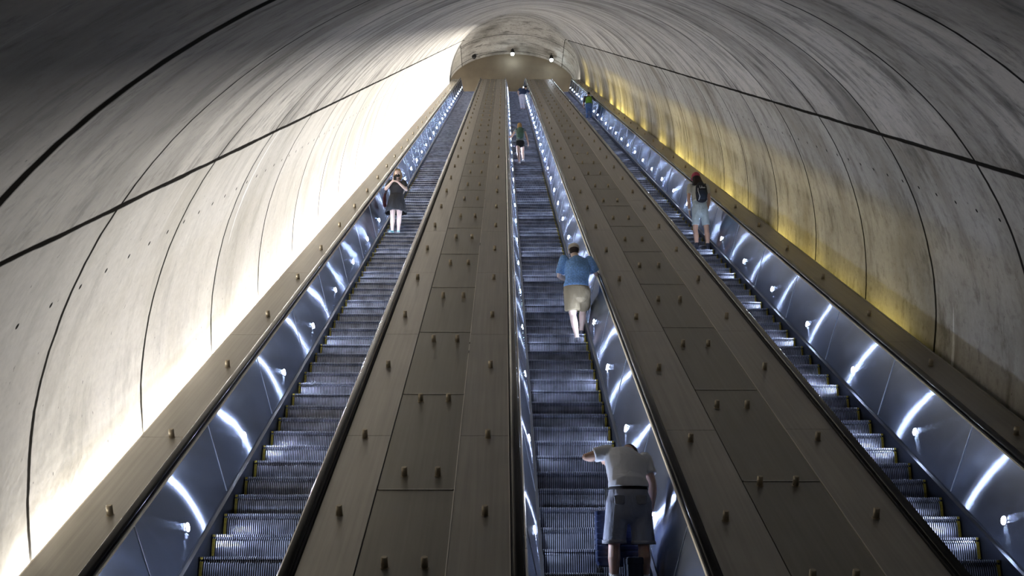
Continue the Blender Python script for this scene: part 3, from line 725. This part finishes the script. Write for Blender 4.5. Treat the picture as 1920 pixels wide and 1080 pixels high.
# 2. man in the blue patterned shirt leaning on the right handrail
F = Fig('person in blue patterned shirt, khaki shorts and tan cap leaning on the handrail', on_step(8.93, 16, 1.245, .17), 0, 1.83)
J = dict(pelvis=(.0, .05, .93), waist=(.015, .07, 1.06), chest=(.03, .10, 1.28), neck=(.0, .15, 1.50), head=(-.02, .20, 1.615), look=(-.1, .9, -.2),
         shL=(-.19, .10, 1.44), shR=(.225, .12, 1.43), elL=(-.27, .16, 1.17), wrL=(-.12, .38, 1.16), hdL=(.5, .8, .1), bnL=(0, -.4, 1), thL=(0, 0, 1),
         elR=(.345, .20, 1.22), wrR=(.405, .42, 1.245), hdR=(0, .9, .30), bnR=(0, -.3, 1), thR=(-1, 0, 0), curlR=.6,
         hipL=(-.09, .03, .88), hipR=(.11, .05, .88), knL=(-.06, .06, .48), knR=(.13, .42, .66), anL=(.0, .0, .085), anR=(.10, .42, .30), ftR=(.1, 1, 0))
m_blue = cloth('shirt_blue', (.19, .36, .64), .75, 42)
g, rot, v = build_person(F, J, SK['pale'], ('shirt', m_blue), ('shorts', cloth('shorts_khaki', (.33, .27, .17))), sleeve=.85, leg_end=.80, shoe=(cloth('shoe_grey', (.10, .10, .12)), dark_shoe), burly=1.2, baggy=1.02, vox=.011)
F.raw('hair', [ell(g(0, -.020, .015), (.084, .092, .082), rot)], cloth('hair_brown', (.03, .018, .012)))
cap_part(F, g, rot, cloth('cap_tan', (.50, .44, .34)))
F.raw('face_mask', [ell(g(0, .052, -.042), (.066, .062, .050), rot)], cloth('mask_black', (.02, .02, .02)))

# 3. walking girl with green backpack
F = Fig('person with long blond hair, green backpack and black shorts walking up the middle escalator', on_step(8.93, 64, .61, .15), 0, 1.77)
J = dict(pelvis=(.03, .05, .93), waist=(.03, .07, 1.06), chest=(.03, .08, 1.27), neck=(.02, .10, 1.47), head=(.01, .13, 1.61), look=(0, 1, 0),
         shL=(-.13, .07, 1.41), shR=(.19, .07, 1.41), elL=(-.30, .18, 1.18), wrL=(-.47, .24, 1.20), hdL=(-.6, .5, .05), bnL=(0, 0, 1), thL=(0, 1, 0),
         elR=(.27, .0, 1.12), wrR=(.33, .06, .88), hdR=(.1, .15, -1),
         hipL=(-.05, .05, .87), hipR=(.11, .05, .87), knL=(-.04, .06, .48), knR=(.12, .33, .66), anL=(.0, .0, .085), anR=(.14, .26, .30))
g, rot, v = build_person(F, J, SK['light'], ('tank_top', cloth('top_grey', (.2, .24, .24))), ('shorts', cloth('shorts_black', (.012, .012, .015))), sleeve=.25, leg_end=.28, shoe=(white_shoe, white_sole), burly=.88, vox=.013)
hb = cloth('hair_blond', (.34, .22, .10), .3, 30)
F.fuse('hair', [ell(g(0, -.018, .026), (.090, .098, .090), rot), tube([g(0, -.05, 0), g(0, -.085, -.12), g(.01, -.19, -.24), g(.0, -.235, -.36)], [(.085, .06), (.10, .05), (.085, .035), (.04, .02)])], hb, .012)
bp = F.fuse('backpack', [tube([(.03, -.10, 1.08), (.03, -.12, 1.2), (.03, -.10, 1.40)], [(.13, .085), (.14, .09), (.11, .06)], side=(1, 0, 0))], cloth('pack_green', (.06, .12, .09), .3, 20), .014)
for sx in (-.09, .15): F.raw('strap', [tube([(sx, -.04, 1.41), (sx, .06, 1.47), (sx, .18, 1.36), (sx, .17, 1.15)], [.018] * 4)], cloth('strap_green', (.05, .09, .07)), parent=bp)

# 4. man in navy shirt leaning at the top of the middle escalator
F = Fig('person in navy shirt and pale trousers leaning over the handrail near the top', on_step(8.93, 117, 1.17, .2), 0, 1.84)
J = dict(pelvis=(-.03, .03, .95), waist=(.0, .06, 1.07), chest=(.06, .14, 1.27), neck=(.12, .22, 1.45), head=(.17, .28, 1.58), look=(.1, .9, -.3),
         shL=(-.13, .13, 1.42), shR=(.27, .20, 1.36), elL=(-.27, .10, 1.20), wrL=(-.20, .26, 1.02), elR=(.42, .28, 1.22), wrR=(.48, .48, 1.28), hdR=(0, .9, .3), bnR=(0, -.3, 1), thR=(-1, 0, 0),
         hipL=(-.12, .03, .88), hipR=(.07, .04, .88), knL=(-.09, .05, .48), knR=(.08, .06, .48), anL=(-.06, .0, .085), anR=(.09, .02, .085))
g, rot, v = build_person(F, J, SK['light'], ('shirt', cloth('shirt_navy', (.015, .035, .10))), ('trousers', cloth('trousers_pale', (.50, .50, .60))), sleeve=.7, leg_end=1.86, shoe=(dark_shoe, dark_shoe), burly=1.08, vox=.015)
F.raw('hair', [ell(g(0, -.014, .03), (.083, .095, .088), rot)], cloth('hair_black', (.012, .01, .01)))

# 5. man in green vest, upper right escalator
F = Fig('person in green vest and blue jeans holding the handrail high on the right escalator', on_step(9.18, 103, 4.665, .2), 0, 1.76)
J = dict(pelvis=(.02, .0, .93), waist=(.02, .01, 1.05), chest=(.02, .03, 1.27), neck=(.02, .06, 1.46), head=(.03, .10, 1.60),
         shL=(-.17, .02, 1.40), shR=(.20, .03, 1.40), elL=(-.24, .0, 1.13), wrL=(-.27, .10, .88), elR=(.36, .16, 1.24), wrR=(.49, .32, 1.27), hdR=(.15, .9, .3), bnR=(0, -.3, 1), thR=(-1, 0, 0),
         hipL=(-.07, .0, .87), hipR=(.11, .0, .87), knL=(-.07, .04, .47), knR=(.12, .04, .47), anL=(-.08, .0, .085), anR=(.12, .0, .085))
g, rot, v = build_person(F, J, SK['brown'], ('shirt', cloth('shirt_black', (.02, .02, .025))), ('jeans', cloth('jeans_blue', (.07, .14, .32))), sleeve=1.3, leg_end=1.9, shoe=(white_shoe, white_sole), burly=1.05, vox=.015)
F.fuse('vest', [tube([(.02, .0, .96), (.02, .01, 1.06), (.02, .03, 1.27), (.02, .04, 1.40)], [(.186, .145), (.180, .142), (.192, .146), (.165, .11)], side=(1, 0, 0), cap0='flat', cap1='flat', seg=22)], cloth('vest_green', (.10, .24, .02)), .014)
F.raw('hair', [ell(g(0, -.012, .03), (.083, .095, .088), rot)], cloth('hair_black', (.012, .01, .01)))

# 6. backpacker with red cap
F = Fig('person with red cap, long dark hair, black backpack and pale shorts on the right escalator', on_step(9.18, 31, 4.655, .2), 0, 2.03, wide=.90)
J = dict(pelvis=(.01, .0, .98), waist=(.01, .01, 1.09), chest=(.01, .02, 1.29), neck=(.0, .04, 1.48), head=(-.03, .09, 1.62), look=(-.25, 1, -.1),
         shL=(-.185, .02, 1.42), shR=(.19, .02, 1.42), elL=(-.235, .0, 1.14), wrL=(-.215, .10, .92), elR=(.235, .0, 1.14), wrR=(.20, .12, .93), hdL=(.05, .3, -1), hdR=(-.05, .3, -1),
         hipL=(-.08, .0, .92), hipR=(.10, .0, .92), knL=(-.11, .03, .48), knR=(.145, .03, .48), anL=(-.10, -.02, .085), anR=(.15, .02, .085), ftL=(-.35, 1, 0), ftR=(.15, 1, 0))
g, rot, v = build_person(F, J, SK['tan'], ('t_shirt', cloth('shirt_cream', (.46, .45, .38), .06)), ('shorts', cloth('shorts_pale', (.40, .47, .48), .06, bump=.9)), hem_drop=.10, sleeve=.60, leg_end=.78, shoe=(cloth('shoe_navy', (.03, .035, .06)), white_sole), burly=1.0, baggy=.98, leg_r=.86, vox=.011, sock=(.25, cloth('sock_dark', (.02, .02, .03))))
F.fuse('hair', [ell(g(0, -.022, -.010), (.092, .098, .080), rot), tube([g(0, -.04, -.02), g(0, -.08, -.12), g(.03, -.11, -.24), g(.06, -.13, -.30)], [(.10, .07), (.115, .055), (.13, .04), (.06, .02)])], cloth('hair_long_dark', (.02, .012, .01), .3, 30), .011)
cap_part(F, g, rot, cloth('cap_red', (.34, .05, .08)))
bp = F.fuse('backpack', [tube([(.03, -.15, 1.08), (.03, -.18, 1.2), (.03, -.165, 1.36), (.03, -.13, 1.42)], [(.125, .07), (.14, .085), (.125, .07), (.08, .05)], side=(1, 0, 0))], cloth('pack_black', (.012, .013, .018)), .012)
F.fuse('pack_pocket', [tube([(.03, -.235, 1.08), (.03, -.25, 1.15), (.03, -.245, 1.24)], [(.10, .03), (.11, .035), (.09, .02)], side=(1, 0, 0))], cloth('pocket_navy', (.02, .03, .05)), .012, parent=bp)
for sx in (-.12, .15): F.raw('strap', [tube([(sx, -.06, 1.44), (sx, .06, 1.485), (sx, .15, 1.38), (sx, .15, 1.15)], [.018] * 4)], cloth('strap_black', (.015, .015, .015)), parent=bp)
F.raw('cord', [tube([(-.05, -.21, 1.32), (-.065, -.27, 1.22), (-.03, -.28, 1.10), (-.05, -.22, 1.04)], [.006] * 4, seg=6)], white_sole, parent=bp)
# small white script on the pack
wr_ = []
pen = [[(0, .05), (0, 0), (.02, .0)], [(.03, .025), (.03, 0)], [(.045, .05), (.045, 0)], [(.045, .018), (.06, .025), (.065, 0)], [(.075, .012), (.09, .02), (.08, .0), (.095, .004)], [(.10, .02), (.11, .0), (.12, .015)]]
for st in pen: wr_.append(tube([(-.02 + a, -.272, 1.285 + b) for a, b in st], [.0035] * len(st), seg=6))
F.raw('lettering', wr_, white_sole, parent=bp, label='small white script lettering')
F.raw('watch', [tube([v['wrL'] + Vector((0, 0, -.0)), v['wrL'] + Vector((0, -.012, .04))], [.033, .034], cap0='flat', cap1='flat')], white_sole)

# 7. woman with phone on the left escalator, facing the camera
F = Fig('person in dark dress and black face mask holding a phone, riding down the left escalator', on_step(9.24, 35, -2.70, .16), math.pi, 1.74)
J = dict(pelvis=(.0, .02, .93), waist=(.0, .02, 1.07), chest=(.0, .03, 1.27), neck=(-.0, .05, 1.46), head=(-.02, .09, 1.60), look=(.0, 1, -.35),
         shL=(-.175, .02, 1.40), shR=(.175, .02, 1.40), elL=(-.255, .10, 1.16), wrL=(-.05, .27, 1.31), elR=(.27, .10, 1.18), wrR=(.09, .26, 1.33), hdL=(.8, .25, .45), bnL=(-.2, .9, -.2), hdR=(-.8, .3, .35), bnR=(.2, .9, -.2), thL=(0, 0, 1), thR=(0, 0, 1), curlL=.7, curlR=.7,
         hipL=(-.08, .0, .87), hipR=(.08, .0, .87), knL=(-.085, .02, .47), knR=(.085, .02, .47), anL=(-.07, -.02, .085), anR=(.085, -.02, .085), ftL=(-.1, 1, 0), ftR=(.3, 1, 0), mouth=False)
aqua = cloth('shoe_aqua', (.25, .55, .62))
g, rot, v = build_person(F, J, SK['pale'], ('dress_top', cloth('dress_dark', (.035, .037, .042))), None, sleeve=.72, shoe=(aqua, white_sole), burly=1.05, vox=.011)
dr = MB(); seg = 72; lv = [(1.10, .150, .118, 0), (1.0, .185, .150, .0), (.88, .215, .175, .010), (.74, .245, .20, .018), (.60, .275, .222, .026), (.575, .272, .220, .026)]
for z, a, b_, w in lv:
    for k_ in range(seg):
        q = 2 * math.pi * k_ / seg; rp = 1 + w * 4 * math.sin(q * 11 + .6 * math.sin(3 * q)) * .6
        dr.v.append(Vector((a * rp * math.cos(q), .02 + b_ * rp * math.sin(q), z - (.03 * math.cos(q) ** 2 if z < .8 else 0))))
for i in range(len(lv) - 1):
    for k_ in range(seg): dr.f.append((i * seg + k_, i * seg + (k_ + 1) % seg, (i + 1) * seg + (k_ + 1) % seg, (i + 1) * seg + k_))
dr.m = [0] * len(dr.f)
sk_ = F.raw('skirt_of_dress', [dr], cloth('dress_dark', (.035, .037, .042))); md = sk_.modifiers.new('thick', 'SOLIDIFY'); md.thickness = .006
F.fuse('hair', [ell(g(0, -.028, .030), (.092, .088, .088), rot), tube([g(-.075, -.015, .02), g(-.085, -.01, -.08), g(-.08, .01, -.15)], [.032, .036, .018]), tube([g(.075, -.015, .02), g(.09, -.01, -.08), g(.08, .01, -.15)], [.032, .038, .018]), tube([g(0, -.06, 0), g(0, -.07, -.13)], [(.085, .04), (.08, .03)]), tube([g(-.05, .035, .095), g(.05, .04, .095)], [(.03, .028), (.03, .028)])], cloth('hair_gold', (.27, .18, .10), .3, 30), .010)
F.raw('face_mask', [ell(g(0, .050, -.045), (.062, .062, .048), rot)], cloth('mask_black', (.012, .012, .012)))
ph = thing('phone', 'dark phone held in both hands of the person in the dress', 'phone', F.mt @ Vector((.02, .33, 1.36)))
mb = MB().box(-.020, .055, .333, .342, 1.33, 1.45); mb.v = [F.mt @ q for q in mb.v]; link('case', mb, M['black'], ph, bevel=.002)
mb = MB().box(-.016, .051, .331, .333, 1.336, 1.444); mb.v = [F.mt @ q for q in mb.v]; link('screen', mb, simple('phone_glass', (.03, .035, .05), .1), ph)
bg = thing('handbag', 'dark red handbag hanging at the side of the person in the dress', 'bag', F.mt @ Vector((.30, -.03, .80)))
F2 = F
mb = tube([(.30, -.04, .80), (.305, -.04, .95), (.30, -.04, 1.07)], [(.05, .13), (.048, .125), (.025, .11)], side=(1, 0, 0)); mb.v = [F.mt @ q for q in mb.v]; link('pouch', mb, cloth('bag_red', (.07, .012, .015)), bg, True)
mb = tube([(.30, -.12, 1.05), (.24, -.06, 1.28), (.175, .0, 1.465), (.24, .06, 1.28), (.30, .05, 1.05)], [.010] * 5, seg=8); mb.v = [F.mt @ q for q in mb.v]; link('strap', mb, cloth('strap_red', (.05, .01, .012)), bg, True)
